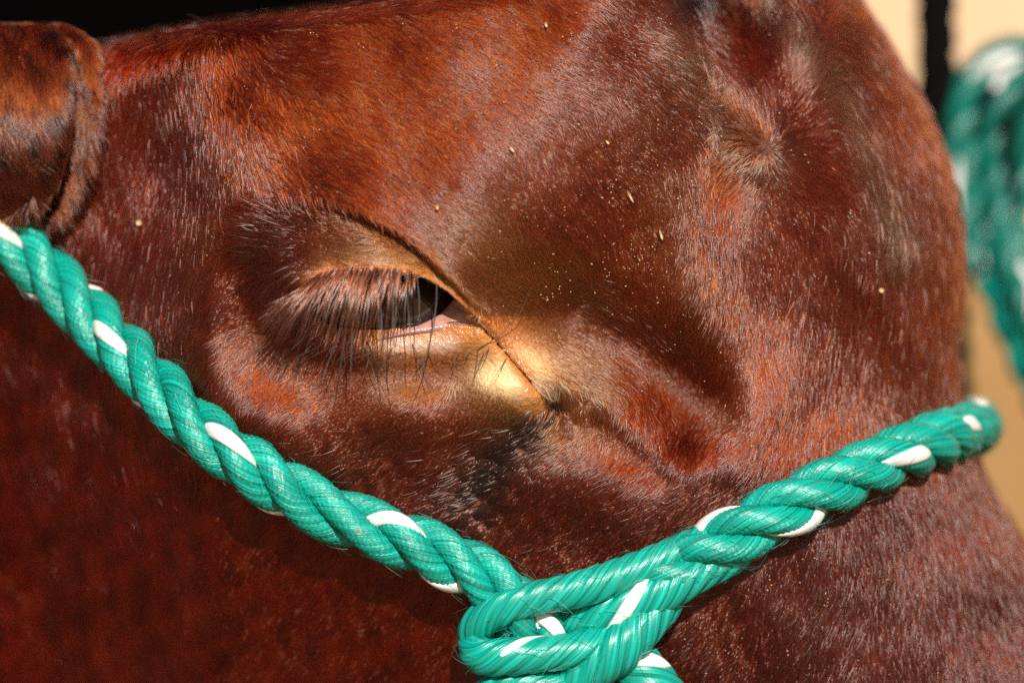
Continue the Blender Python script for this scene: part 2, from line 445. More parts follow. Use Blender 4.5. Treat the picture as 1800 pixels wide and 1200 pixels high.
# ------------------------------------------------------------------ rope paths (picture x, y and height h)
def hsurf(p): 
    p = np.asarray(p, float); return H_base(p[:, 0], p[:, 1]) + 0.0
def drape(pts, off):
    """add heights to (x, y) points: smoothed skin height plus off"""
    q, _ = smooth_path(pts, 20)
    h = H(q[:, 0], q[:, 1])
    k = np.ones(9) / 9; hp = np.pad(h, 4, mode='edge'); h = np.convolve(hp, k, 'valid')
    return np.column_stack([q, h + off])
R_CHEEK, R_NOSE = 54.0, 54.0
cheek_xy = [(-330, 110), (-160, 262), (-20, 388), (60, 458), (150, 548), (250, 650), (350, 750), (450, 825), (560, 890), (660, 930), (760, 968), (850, 1015), (925, 1080), (965, 1140)]
nose_xy = [(1150, 1020), (1240, 972), (1330, 920), (1430, 868), (1530, 822), (1620, 782), (1680, 762)]
cheek_path = drape(cheek_xy, 44); cheek_path[:, 2] += 70 * sm(200 - cheek_path[:, 0], 0, 200)
nose_path = drape(nose_xy, 44)
e = nose_path[-1]
nose_path = np.vstack([nose_path[:-1], [(1672, 765, -330), (1700, 756, -440), (1712, 752, -560), (1712, 750, -760), (1690, 750, -1000), (1600, 780, -1130)]])
nose_path[-7, 2] = min(nose_path[-7, 2], -250)
KH = float(H(np.array([980.0]), np.array([1100.0]))[0])

# ------------------------------------------------------------------ rope builders
def frames(P3):
    T = np.gradient(P3, axis=0); T /= np.linalg.norm(T, axis=1, keepdims=True)
    Nv = np.zeros_like(T); v = np.array([0, -1.0, 0.05])
    v = v - T[0] * v.dot(T[0]); v /= np.linalg.norm(v); Nv[0] = v
    for k in range(1, len(T)):
        v = Nv[k - 1] - T[k] * Nv[k - 1].dot(T[k]); Nv[k] = v / np.linalg.norm(v)
    return T, Nv, np.cross(T, Nv)

def tube(P3, rad, q, lobes, lobe_amp, psi0, dpsi, segs=30, ref=None, cap=True, asp=1.0):
    """lobed tube whose yarns twist by dpsi per unit length; returns verts, faces, uv"""
    T, N1, B1 = ref if ref is not None else frames(P3)
    n = len(P3)
    segs = segs + 1
    ph = np.linspace(0, 2 * math.pi, segs)[None, :]
    ps = (psi0 + dpsi * q)[:, None]
    r = np.asarray(rad).reshape(-1, 1) * (1 - lobe_amp + lobe_amp * 2 * np.abs(np.cos((ph - ps) * lobes / 2)) ** 0.8 - lobe_amp * 0.6)
    V = P3[:, None, :] + (N1[:, None, :] * np.cos(ph)[..., None] + B1[:, None, :] * np.sin(ph)[..., None]) * r[..., None]
    i = np.arange(n * segs).reshape(n, segs); j = i[:, 1:]; i = i[:, :-1]
    f = np.stack([i[:-1], i[1:], j[1:], j[:-1]], -1).reshape(-1, 4)
    u = ((ph - ps) / (2 * math.pi)); u = np.broadcast_to(u, (n, segs)); vv = np.broadcast_to(q[:, None] / (S * 250), (n, segs))
    return V.reshape(-1, 3), f, np.stack([u, vv], -1).reshape(-1, 2)

def strip(P3, rad, q, psi0, dpsi, half, ref, proud=1.06, segs=9):
    """tape lying in one yarn groove of such a tube"""
    T, N1, B1 = ref
    n = len(P3)
    e_ = np.linspace(-1, 1, segs)
    ph = (psi0 + dpsi * q)[:, None] + e_[None, :] * half
    r = np.asarray(rad).reshape(-1, 1) * (proud - 0.12 * e_[None, :] ** 4)
    dirs = N1[:, None, :] * np.cos(ph)[..., None] + B1[:, None, :] * np.sin(ph)[..., None]
    V1 = P3[:, None, :] + dirs * r[..., None]; V2 = P3[:, None, :] + dirs * (r * 0.86)[..., None]
    V = np.concatenate([V1, V2[:, ::-1]], 1); m_ = V.shape[1]
    i = np.arange(n * m_).reshape(n, m_); j = np.roll(i, -1, 1)
    f = np.stack([i[:-1], i[1:], j[1:], j[:-1]], -1).reshape(-1, 4)
    u = np.broadcast_to(np.r_[e_, e_[::-1]][None, :] * 0.1, (n, m_)); vv = np.broadcast_to(q[:, None] / (S * 250), (n, m_))
    return V.reshape(-1, 3), f, np.stack([u, vv], -1).reshape(-1, 2)

def laid_rope(part, P3, R, pitch, yarn, phase, tracers, mats, step_seg=49, bulge=0.05, taper=None, seed=0, hand=1):
    """three strands laid round the centre line P3 (metres); tracers = [(strand, psi0)]"""
    q = np.r_[0, np.cumsum(np.linalg.norm(np.diff(P3, axis=0), axis=1))]
    T, N1, B1 = frames(P3)
    rs = R / 2.155; a_ = rs * 1.1547
    gg = np.random.default_rng(seed)
    wob = np.interp(q, np.linspace(0, q[-1], 12), gg.uniform(-0.45, 0.45, 12))
    for k in range(3):
        th = phase + k * 2 * math.pi / 3 + hand * 2 * math.pi * q / pitch + wob
        rad = N1 * np.cos(th)[:, None] + B1 * np.sin(th)[:, None]
        amp = 1 + bulge * np.interp(q, np.linspace(0, q[-1], 14), gg.uniform(-1, 1, 14))
        Pc = P3 + rad * (a_ * 0.96 * amp)[:, None]
        Ts = np.gradient(Pc, axis=0); Ts /= np.linalg.norm(Ts, axis=1, keepdims=True)
        Nn = rad - Ts * np.sum(rad * Ts, 1, keepdims=True); Nn /= np.linalg.norm(Nn, axis=1, keepdims=True)
        ref = (Ts, Nn, np.cross(Ts, Nn))
        rr = rs * 1.01 * np.ones(len(q))
        V, f, uv = tube(Pc, rr, q, 7, 0.13, gg.uniform(0, 6), yarn, step_seg, ref)
        st = link_mesh('strand', V, f, mats[0], part, uv=uv)
        for (ks, p0) in tracers:
            if ks == k:
                V, f, uv = strip(Pc, rr, q, p0, yarn, 0.70, ref, 1.13)
                link_mesh('white_tracer', V, f, mats[1], part, uv=uv)

def W3(p): return W(p[:, 0], p[:, 1], p[:, 2])

halter = empty('rope_halter', tuple(W(980, 1100, KH + 60)))
tag(halter, 'green rope halter with white flecks, knotted below the cow eye', 'halter')
cp, _ = smooth_path(W3(cheek_path), 6 * S)
np_, _ = smooth_path(W3(nose_path), 6 * S)
cheek = empty('cheek_rope', tuple(cp[0]), halter); cheek.matrix_parent_inverse = halter.matrix_basis.inverted()
nose = empty('nose_rope', tuple(np_[0]), halter); nose.matrix_parent_inverse = halter.matrix_basis.inverted()
EXTRA = {}
def attach2(o, parent, gp):
    pass
bpy.context.view_layer.update()
_attach = attach
def attach(o, parent):
    if parent is not None:
        o.parent = parent
        o.matrix_parent_inverse = parent.matrix_world.inverted()
yarn_c = -0.058 / S; yarn_n = -0.050 / S
laid_rope(cheek, cp, R_CHEEK * S, 335 * S, yarn_c, 0.4, [(0, 0.6)], (M['rope'], M['tracer']), seed=3)
laid_rope(nose, np_, R_NOSE * S, 275 * S, yarn_n, 1.2, [(0, 1.0)], (M['rope'], M['tracer']), seed=5)

# knot: opened strands looping round each other
knot = empty('knot', tuple(W(980, 1100, KH + 60)), halter); knot.matrix_parent_inverse = halter.matrix_basis.inverted()
bpy.context.view_layer.update()
def knot_loop(pts, r, psi0=0.0, yarn=-0.030, tr=None, name='loop'):
    p = np.array(pts, float); p[:, 2] += KH
    q3, q = smooth_path(W(p[:, 0], p[:, 1], p[:, 2]), 4 * S)
    ref = frames(q3)
    n = len(q3); e_ = np.linspace(0, 1, n)
    rr = r * S * (1 - 0.35 * np.exp(-e_ * 14) - 0.35 * np.exp(-(1 - e_) * 14)) * (1 + 0.04 * np.sin(e_ * 17 + psi0))
    V, f, uv = tube(q3, rr, q, 7, 0.075, psi0, yarn / S, 63, ref)
    o = link_mesh(name, V, f, M['rope'], knot, uv=uv)
    FUZZ.append((knot, q3, r * S, int(q[-1] / S / 5), len(FUZZ) + 60))
    if tr:
        a0, a1, p0 = tr
        k = (e_ >= a0) & (e_ <= a1)
        qq = q[k]
        p_mid = p0
        m_ = int(k.sum())
        tp = np.sin(np.linspace(0, math.pi, m_)) ** 0.35
        V, f, uv = strip_t(q3[k], rr[k], qq, p_mid - yarn / S * qq.mean(), yarn / S, 0.44 * tp + 0.02, tuple(x[k] for x in ref))
        t = link_mesh('white_tracer', V, f, M['tracer'], knot, uv=uv)
    return p
def strip_t(P3, rad, q, psi0, dpsi, half, ref, proud=1.07, segs=11):
    T, N1, B1 = ref; n = len(P3); e_ = np.linspace(-1, 1, segs)
    ph = (psi0 + dpsi * q)[:, None] + e_[None, :] * half[:, None]
    r = rad.reshape(-1, 1) * (proud - 0.10 * e_[None, :] ** 4)
    dirs = N1[:, None, :] * np.cos(ph)[..., None] + B1[:, None, :] * np.sin(ph)[..., None]
    V1 = P3[:, None, :] + dirs * r[..., None]; V2 = P3[:, None, :] + dirs * (r * 0.85)[..., None]
    V = np.concatenate([V1, V2[:, ::-1]], 1); m_ = V.shape[1]
    i = np.arange(n * m_).reshape(n, m_); j = np.roll(i, -1, 1)
    f = np.stack([i[:-1], i[1:], j[1:], j[:-1]], -1).reshape(-1, 4)
    u = np.broadcast_to(np.r_[e_, e_[::-1]][None, :] * 0.1, (n, m_)); vv = np.broadcast_to(q[:, None] / (S * 250), (n, m_))
    return V.reshape(-1, 3), f, np.stack([u, vv], -1).reshape(-1, 2)
KN = []; FUZZ = []
KN.append(knot_loop([(1290, 930, 40), (1210, 962, 66), (1130, 995, 84), (1060, 1022, 92), (1005, 1038, 95), (945, 1050, 95), (885, 1068, 88), (842, 1096, 62), (836, 1128, 22), (870, 1150, -20)], 31, 0.3, -0.026))
KN.append(knot_loop([(1310, 965, 36), (1230, 1003, 68), (1150, 1045, 82), (1085, 1074, 74), (1025, 1090, 44), (960, 1105, 0)], 37, 1.0, -0.024, (0.40, 0.72, 0.15)))
KN.append(knot_loop([(880, 1110, -15), (838, 1126, 40), (845, 1152, 78), (890, 1154, 95), (945, 1150, 98), (1030, 1138, 88), (1090, 1116, 60), (1140, 1080, 20)], 32, 2.0, -0.026, (0.36, 0.66, 0.25)))
KN.append(knot_loop([(1180, 1030, 20), (1150, 1070, 66), (1112, 1115, 84), (1072, 1152, 84), (1020, 1190, 66), (960, 1240, 30)], 42, 0.0, -0.024))
KN.append(knot_loop([(830, 1232, 30), (870, 1212, 62), (930, 1204, 74), (990, 1212, 74), (1060, 1250, 60)], 30, 1.4, -0.026))
KN.append(knot_loop([(1070, 1120, 10), (1110, 1160, 44), (1150, 1198, 52), (1185, 1260, 40)], 42, 0.6, -0.026, (0.30, 0.6, -0.5)))
KN.append(knot_loop([(930, 1030, 30), (950, 1078, 50), (968, 1112, 46), (985, 1170, 20)], 27, 0.6, -0.02, (0.25, 0.8, 0.5)))
KN.append(knot_loop([(850, 1085, 0), (900, 1106, 44), (940, 1122, 44), (980, 1150, 20)], 24, 0.2, -0.02))

# loose broken filaments standing off the ropes
def fuzz(parent, P3, R, n, seed):
    gg = np.random.default_rng(seed); T, N1, B1 = frames(P3)
    k = gg.integers(2, len(P3) - 2, n); a = gg.uniform(0, 6.28, n); rad = N1[k] * np.cos(a)[:, None] + B1[k] * np.sin(a)[:, None]
    tan = np.cross(T[k], rad); L = gg.uniform(10, 42, n) * S; d = T[k] * gg.choice([-1, 1], n)[:, None] + tan * gg.normal(0, .5, n)[:, None]
    u = np.linspace(0, 1, 6)[None, :, None]
    lift_ = gg.uniform(.02, .5, n)[:, None, None]
    pts = (P3[k] + rad * R * 0.97)[:, None] + d[:, None] * L[:, None, None] * u + rad[:, None] * (L[:, None, None] * lift_ * u - R * 0.10 * u * u) + tan[:, None] * (L * gg.normal(0, .3, n))[:, None, None] * u * u
    return hair_object('fuzz', pts, np.full((n, 6), 0.55 * S) * np.linspace(1, .5, 6)[None], np.array([.02, .30, .22]) * gg.uniform(.6, 1.6, (n, 1)), parent, M['fuzz'])
FUZZ += [(cheek, cp, R_CHEEK * S, 560, 51), (nose, np_, R_NOSE * S, 560, 52)]

# ------------------------------------------------------------------ fur direction, length, colour
ARROWS = np.array([
 (350, 60, .5, .8), (300, 200, -.2, 1), (200, 200, -.35, 1), (400, 250, .15, 1), (420, 160, .5, .8), (390, 340, -.1, 1), (560, 130, .92, .35), (700, 60, .88, .42), (650, 200, .82, .55), (600, 300, .82, .55), (480, 280, .6, .6), (850, 100, .75, .6), (850, 230, .66, .75),
 (750, 300, .75, .65), (850, 400, .7, .7), (1000, 130, .85, .5), (1050, 250, .6, .8), (950, 350, .6, .8), (1000, 470, .5, .85), (1150, 120, .9, .4), (1180, 230, .75, .6),
 (1150, 400, .35, .95), (1200, 520, .2, 1), (1100, 560, .4, .9), (900, 500, .7, .7), (960, 600, .9, .45), (1050, 640, .8, .6), (1150, 720, .05, 1), (1085, 765, -.35, .95), (1180, 795, -.45, .9), (1230, 650, -.1, 1),
 (1215, 330, .3, .95), (1235, 410, .0, 1), (1290, 285, -.8, .5), (1280, 380, -.6, .8), (1260, 480, -.35, .95), (1335, 180, -.3, -1), (1300, 100, -.4, -.9), (1400, 200, .6, -.7), (1420, 300, .9, .35), (1370, 380, .2, 1),
 (1350, 500, 0, 1), (1330, 620, -.2, 1), (1500, 200, .5, .6), (1500, 400, .45, .9), (1600, 400, .3, 1), (1600, 600, .2, 1), (1480, 600, .1, 1), (1450, 750, -.2, 1), (1600, 750, .1, 1),
 (1350, 780, -.5, .85), (1250, 800, -.75, .6), (1150, 850, -.8, .5), (1250, 900, -.7, .7), (1050, 850, -.7, .7), (950, 760, -.75, .65), (850, 830, -.8, .6), (750, 760, -.6, .6),
 (650, 730, -.7, .5), (550, 700, -.75, .6), (800, 680, -.3, .95), (870, 660, -.1, 1), (480, 640, -.5, .85), (400, 500, -.6, .8), (350, 600, -.5, .85), (450, 400, -.5, .8), (450, 560, -.6, .8),
 (200, 500, -.4, 1), (250, 350, -.35, 1), (100, 700, -.3, 1), (300, 800, -.3, 1), (200, 1000, -.4, .9), (600, 1000, -.5, .85), (700, 1100, -.5, .85), (500, 900, -.5, .85), (0, 500, -.2, 1),
 (1250, 1050, -.5, .85), (1200, 1150, -.6, .8), (1400, 1000, -.1, 1), (1550, 950, .1, 1), (1700, 1000, .2, 1), (1400, 1150, -.2, 1), (1650, 1150, .15, 1), (900, 950, -.6, .8),
 (1200, -150, .4, .9), (1700, 1500, .3, 1), (300, 1500, -.2, 1), (1300, 1500, -.1, 1), (1900, 1900, .2, 1)])
LIDARR = np.array([(800, 510, -.5, -.5), (740, 465, -.85, -.25), (680, 440, -.98, -.1), (620, 430, -1, 0), (560, 410, -1, -.1), (500, 370, -.92, -.38), (480, 430, -.97, .1), (520, 480, -.85, .5), (460, 520, -.8, .6), (440, 350, -.9, -.4), (880, 595, .6, .8), (640, 390, -.9, -.25)])
def idw(x, y, arr, p=2.2):
    vx = np.zeros(x.shape); vy = np.zeros(x.shape)
    nrm = arr[:, 2:] / np.linalg.norm(arr[:, 2:], axis=1, keepdims=True)
    for (ax, ay), (dx, dy) in zip(arr[:, :2], nrm):
        w_ = 1.0 / ((x - ax) ** 2 + (y - ay) ** 2 + 3200) ** p
        vx += w_ * dx; vy += w_ * dy
    L = np.hypot(vx, vy) + 1e-30
    return vx / L, vy / L

def fur(name, P0, N0, x, y, vx, vy, length, radius, tint, lift, parent, material, segs=5, jit=0.19, curl=None):
    n = len(P0)
    ang = rng.normal(0, jit, n)
    c, s = np.cos(ang), np.sin(ang)
    vx, vy = vx * c - vy * s, vx * s + vy * c
    V = np.stack([vx, np.zeros(n), -vy], 1)
    T = V - N0 * np.sum(V * N0, 1, keepdims=True)
    T /= np.linalg.norm(T, axis=1, keepdims=True) + 1e-9
    Bn = np.cross(N0, T)
    t = np.linspace(0, 1, segs)
    bend = rng.normal(0, 0.07, n)
    lf = np.clip(lift + rng.normal(0, 0.055, n) + 0.2 * lift * rng.normal(0, 1, n), 0.02, 1.2)
    pts = np.empty((n, segs, 3), np.float32)
    for k, u in enumerate(t):
        along = u * np.sqrt(np.clip(1 - (lf * 0.6) ** 2, 0.1, 1))
        up = lf * u - 0.55 * lf * u * u
        pts[:, k] = P0 + T * (along * length)[:, None] + N0 * (up * length - 2 * S * (u == 0))[:, None] + Bn * (bend * u * u * length)[:, None]
    prof = np.array([1.0, 0.95, 0.82, 0.6, 0.22])
    prof = np.interp(t, np.linspace(0, 1, 5), prof)
    return hair_object(name, pts, (radius[:, None] * prof[None, :]), tint, parent, material)

def hair_object(name, pts, rad, tint, parent, material):
    n, segs, _ = pts.shape
    hc = bpy.data.hair_curves.new(name)
    hc.add_curves([segs] * n)
    hc.position_data.foreach_set('vector', np.ascontiguousarray(pts, np.float32).ravel())
    at = hc.attributes.get('radius') or hc.attributes.new('radius', 'FLOAT', 'POINT')
    at.data.foreach_set('value', np.ascontiguousarray(rad, np.float32).ravel())
    at = hc.attributes.new('tint', 'FLOAT_COLOR', 'CURVE')
    at.data.foreach_set('color', np.concatenate([tint, np.ones((n, 1))], 1).astype(np.float32).ravel())
    hc.materials.append(material)
    o = bpy.data.objects.new(name, hc); C.objects.link(o)
    attach(o, parent); o['kind'] = 'stuff'
    return o

for a_ in FUZZ: fuzz(*a_)

# sample roots over the grid
def sample(n, cols, dens):
    c0, c1 = cols
    Pg = P[:, c0:c1]; a = np.linalg.norm(np.cross(Pg[1:, :-1] - Pg[:-1, :-1], Pg[:-1, 1:] - Pg[:-1, :-1]), axis=-1)
    xm, ym = AX[:-1, c0:c1 - 1], np.array(AY)[:-1, c0:c1 - 1]
    wt = a * dens(xm, ym); cdf = np.cumsum(wt.ravel()); cdf /= cdf[-1]
    k = np.searchsorted(cdf, rng.random(n)); k = np.minimum(k, cdf.size - 1)
    i, j = np.divmod(k, xm.shape[1]); j = j + c0
    u, v = rng.random(n), rng.random(n)
    def bl(G):
        sh = (-1,) + (1,) * (G.ndim - 2)
        U, Vv = u.reshape(sh), v.reshape(sh)
        return (G[i, j] * (1 - U) + G[i, j + 1] * U) * (1 - Vv) + (G[i + 1, j] * (1 - U) + G[i + 1, j + 1] * U) * Vv
    N_ = bl(NRM); N_ /= np.linalg.norm(N_, axis=1, keepdims=True)
    return bl(P), N_, bl(AX), bl(np.array(AY))

ROPE_LINES = [cheek_path[:, :2], nose_path[:-5, :2]] + [k[:, :2] for k in KN[:6]]
def bare(x, y):
    """1 where fur grows, 0 on bare lid skin and inside the eye"""
    ins = inside(x, y, FISS)
    dw, sw, tw = pdist(x, y, LOW); du, su, _ = pdist(x, y, UP)
    g_ = np.where(ins, 0.0, 1.0)
    g_ = g_ * np.where((su > 0), sm(du, 1 - 4 * sm(x, 800, 860), 9 - 5 * sm(x, 800, 860)), sm(dw, 3 + 25 * sm(x, 640, 720), 10 + 48 * sm(x, 640, 720)))
    g_ = g_ * (1 - 0.93 * gauss(x, y, 897, 655, 50, 34, 0.92))
    g_ = g_ * (1 - 0.8 * ridge(x, y, [(690, 604), (800, 604)], 1.0, 26))
    return g_
def dens_near(x, y):
    g_ = bare(x, y)
    infr = sm(x, -120, -20) * (1 - sm(x, 1840, 1960)) * sm(y, -120, -20) * (1 - sm(y, 1230, 1340))
    d = np.minimum.reduce([pdist(x, y, l_)[0] for l_ in ROPE_LINES])
    return g_ * (0.12 + 0.88 * infr) * (0.04 + 0.96 * sm(d, 30, 44))

NEAR = 320000
P0, N0, fx, fy = sample(NEAR, (0, GX.shape[1] + NF // 2 + 1), dens_near)
vx, vy = idw(fx, fy, ARROWS)
lx, ly = idw(fx, fy, LIDARR)
dC, sC, tC = pdist(fx, fy, CREASE); dU, sU, tU = pdist(fx, fy, UP)
lid = (sC <= 0) & (sU > 0) & (fx > 400) & (fx < 960) & (fy > 330) & (fy < 700) & (dU < 150)
lidw = lid * sm(fx, 405, 450)
lat = np.exp(-((fx - 490) / 70) ** 2 - ((fy - 430) / 110) ** 2)              # long hairs at the outer corner
lidw = np.maximum(lidw, np.clip(lat * 1.4, 0, 1) * (fy > 335))
vx = vx * (1 - lidw) + lx * lidw; vy = vy * (1 - lidw) + ly * lidw
nz = 0.12 * wav(fx, fy, 190, 11) + 0.07 * wav(fx, fy, 60, 12)
vx, vy = vx * np.cos(nz) - vy * np.sin(nz), vx * np.sin(nz) + vy * np.cos(nz)
L_ = np.hypot(vx, vy); vx, vy = vx / L_, vy / L_
ln = 34 + 14 * sm(fx, 1200, 1500) + 14 * sm(600 - fx, 150, 500)
dw_ = pdist(fx, fy, LOW)[0]
under = np.exp(-((fx - 740) / 200) ** 2 - ((fy - 680) / 75) ** 2)
ln = ln * (1 - 0.55 * under) * (1 - 0.12 * lidw * (1 - np.clip(lat * 1.5, 0, 1))) + 62 * lat * (rng.random(NEAR) ** 2)
ln = ln * (1 - 0.4 * np.exp(-(dw_ / 60) ** 2)) * (1 - 0.45 * gauss(fx, fy, 897, 655, 80, 52, 1.0))
feather = ridge(fx, fy, [(1180, 90), (1250, 190), (1325, 275)], 1.0, 48)
ln = ln * (1 + 0.25 * feather)
ln = ln * rng.uniform(0.6, 1.2, NEAR)
# tear track: clumped wet hair
tear = np.maximum(ridge(fx, fy, [(965, 705), (930, 760), (880, 805), (840, 865)], 1.0, 58), 0)
lift = 0.105 + 0.02 * wav(fx, fy, 90, 14) + 0.26 * feather + 0.24 * tear + 0.25 * lat
lift = np.clip(lift, 0.08, 0.9)
# colour
n1 = wav(fx, fy, 260, 21); n2 = wav(fx, fy, 60, 22); rr = rng.random(NEAR)
cA = np.array([0.215, 0.0210, 0.0026]); cB = np.array([0.055, 0.0052, 0.0011]); cO = np.array([0.42, 0.135, 0.032]); cD = np.array([0.035, 0.014, 0.009]); cR = np.array([0.115, 0.0046, 0.0008]); cG = np.array([0.11, 0.062, 0.034])
k = np.clip(0.55 + 0.14 * n1 + 0.08 * n2 + 0.5 * (rr - 0.5), 0, 1)[:, None]
tint = (cB * (1 - k) + cA * k) * np.exp(rng.normal(-0.1, 0.42, (NEAR, 1)))
def mixt(c, wgt):
    global tint
    wgt = np.clip(wgt, 0, 1)[:, None]; tint = tint * (1 - wgt) + c * wgt
cheekq, chs, _ = pdist(fx, fy, CHEEK_LINE)
mixt(cR, 0.85 * np.where(chs < 0, sm(cheekq, 0, 60), 0))  # redder cheek coat, with the shade of the cheek darkened into its colour
mixt(cR, 0.6 * sm(420 - fx, 0, 160))  # shade behind the temple painted as a darker red tint
mixt(cB * 0.9, 0.7 * np.where(chs > 0, 1, 0) * sm(fy, 700, 820) * sm(fx, 450, 600) * (1 - sm(fx, 1350, 1550)))
mixt(cB * 0.75, 0.8 * (fx > 1000) * sm(fy - (1050 - 0.414 * (fx - 1000)), 0, 60))
mixt(cO, 0.85 * lidw * np.exp(-(dU / 34) ** 2) * sm(fx, 520, 600))
mixt(cO, 0.22 * lidw * sm(fx, 540, 640))
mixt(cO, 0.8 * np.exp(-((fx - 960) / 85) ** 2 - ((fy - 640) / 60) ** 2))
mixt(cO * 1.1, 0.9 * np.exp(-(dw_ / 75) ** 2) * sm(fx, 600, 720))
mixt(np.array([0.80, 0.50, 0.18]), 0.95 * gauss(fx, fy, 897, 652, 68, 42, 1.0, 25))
mixt(cO * 0.8, 0.5 * ridge(fx, fy, [(980, 500), (900, 470), (840, 430)], 1.0, 70))
mixt(cO * 0.7, 0.10 * ridge(fx, fy, [(1120, 200), (1200, 380), (1225, 560)], 1.0, 60))
mixt(cG, 0.75 * feather * (rr > 0.2))
mixt(cD, 0.75 * lat * (rr > 0.25))
mixt(cB * 0.8, 0.6 * ridge(fx, fy, [(1030, 560), (1130, 640), (1225, 730)], 1.0, 70))  # shade of the valley beside the inner corner put into the tint
for bx, by, br in ((455, 705, 75), (1205, 765, 75), (1255, 375, 75), (420, 190, 80)):  # light evened out in the tint: spots where hair angle glows orange
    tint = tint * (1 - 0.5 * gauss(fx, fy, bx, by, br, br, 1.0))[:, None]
mixt(cD * 0.7, 1.0 * tear)
mixt(cG * 1.2, 0.5 * ridge(fx, fy, [(1360, 40), (1450, 150), (1525, 300), (1580, 430)], 1.0, 34))  # grey sheen along the forehead ridge painted into the tint
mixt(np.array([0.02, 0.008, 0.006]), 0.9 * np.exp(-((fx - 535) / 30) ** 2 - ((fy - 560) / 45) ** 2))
tint = tint * np.exp(np.where(chs < 0, 0.8, 0.15)[:, None] * (0.45 * wav(fx, fy, 75, 61) + 0.3 * wav(fx, fy, 28, 62))[:, None])
mixt(cD * 0.35, 1.2 * gauss(fx, fy, 1245, -5, 90, 62, 1.0, 15))  # hollow above the brow: its shade is painted into the fur tint
# clumps along the tear track
cl = np.where(tear > 0.25)[0]
if len(cl):
    cen = rng.choice(cl, 90)
    d2 = (fx[cl][:, None] - fx[cen][None]) ** 2 + (fy[cl][:, None] - fy[cen][None]) ** 2
    near_ = cen[np.argmin(d2, 1)]
    tx, ty = fx[near_] + vx[near_] * 34, fy[near_] + vy[near_] * 34
    ax_, ay_ = tx - fx[cl], ty - fy[cl]; aL = np.hypot(ax_, ay_) + 1e-6
    kk = 0.8
    vx[cl] = vx[cl] * (1 - kk) + ax_ / aL * kk; vy[cl] = vy[cl] * (1 - kk) + ay_ / aL * kk
    ln[cl] = np.clip(aL, 12, 44)
rad = rng.uniform(0.5, 1.2, NEAR) * S * 1.25 * (1 + 0.35 * tear)
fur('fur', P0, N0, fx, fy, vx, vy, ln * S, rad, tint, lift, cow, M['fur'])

# far side of the head
NFAR = 50000
P1, N1_, gx, gy = sample(NFAR, (GX.shape[1] + NF // 2 - 3, ncol), lambda x, y: np.ones(x.shape))
far_t = np.broadcast_to(cB, (NFAR, 3)) * rng.uniform(0.8, 1.8, (NFAR, 1))
fur('fur', P1, N1_, gx, gy, np.full(NFAR, .1), np.ones(NFAR), np.full(NFAR, 60 * S), np.full(NFAR, 1.8 * S), far_t, np.full(NFAR, .25), cow, M['fur'])

# ------------------------------------------------------------------ eye
RE = 150.0
EX, EY = 690.0, 516.0
gx_, gy_ = [a_.ravel() for a_ in np.meshgrid(np.linspace(560, 830, 67), np.linspace(450, 640, 66))]
ok_ = ~inside(gx_, gy_, FISS) & ((gx_ - EX) ** 2 + (gy_ - EY) ** 2 < (RE * 0.97) ** 2)
EHc = float(np.min((H(gx_, gy_) - np.sqrt(np.clip(RE * RE - (gx_ - EX) ** 2 - (gy_ - EY) ** 2, 0, None)) * 1.02)[ok_])) - 2
print('EYE', EHc + RE, H0_EYE, [round(float(H(np.array([a]), np.array([b]))[0])) for a, b in ((600., 466.), (690., 592.), (740., 585.), (800., 585.), (600., 604.), (860., 560.), (900., 660.))])
def sphere_patch(name, R, material, parent, ang=1.35, nu=96, nv=64, keep=None):
    c = W(EX, EY, EHc)
    ir = []
    V = []
    for i in range(nv + 1):
        a_ = ang * i / nv
        for j in range(nu):
            b_ = 2 * math.pi * j / nu
            V.append((math.sin(a_) * math.cos(b_), -math.cos(a_), math.sin(a_) * math.sin(b_)))
    V = np.array(V)
    i = np.arange((nv + 1) * nu).reshape(nv + 1, nu); j = np.roll(i, -1, 1)
    f = np.stack([i[:-1], j[:-1], j[1:], i[1:]], -1).reshape(-1, 4)
    # cornea bulge and iris measure round an axis turned a little down the nose
    ax = np.array([0.14, -0.96, 0.17]); ax /= np.linalg.norm(ax)
    ca = V @ ax
    an = np.arccos(np.clip(ca, -1, 1))
    bul = 1 + 0.03 * np.exp(-(an / 0.5) ** 2)
    iris = np.clip(an / 0.57, 0, 1.0)
    o = link_mesh(name, c + V * (R * S) * bul[:, None], f, material, parent)
    set_attr(o.data, 'iris', 'FLOAT', 'POINT', iris, 'value')
    return o
eye = sphere_patch('eyeball', RE, M['eye'], cow)
# third eyelid: a curved sheet sliding over the inner corner of the eyeball
def sphere_h(x, y, R): 
    return EHc + np.sqrt(np.clip(R * R - (x - EX) ** 2 - (y - EY) ** 2, 0, None))
edge, _ = smooth_path([(660, 598), (700, 582), (738, 570), (772, 552), (796, 526), (806, 500)], 4)
outr, _ = smooth_path([(668, 596), (740, 590), (800, 586), (846, 582), (856, 566), (840, 530)], 4)
m_ = 60; k1 = np.linspace(0, 1, m_)
e1 = np.stack([np.interp(k1, np.linspace(0, 1, len(edge)), edge[:, i]) for i in (0, 1)], 1)
e2 = np.stack([np.interp(k1, np.linspace(0, 1, len(outr)), outr[:, i]) for i in (0, 1)], 1)
rows_ = []
for k, t in enumerate(np.linspace(-0.12, 1, 16)):
    p = e1 + (e2 - e1) * max(t, 0)
    ts = max(t, 0)
    h_in = sphere_h(e1[:, 0], e1[:, 1], RE * 1.035) + 6 + (-16 if t < 0 else 0); h_out = np.minimum(H(e2[:, 0] + 4, e2[:, 1] + 16) - 12, h_in + 60)
    hh = h_in * (1 - ts) + h_out * ts + 11 * math.sin(ts * 3.1)
    rows_.append(W(p[:, 0], p[:, 1], hh))
V = np.concatenate(rows_); i = np.arange(16 * m_).reshape(16, m_)
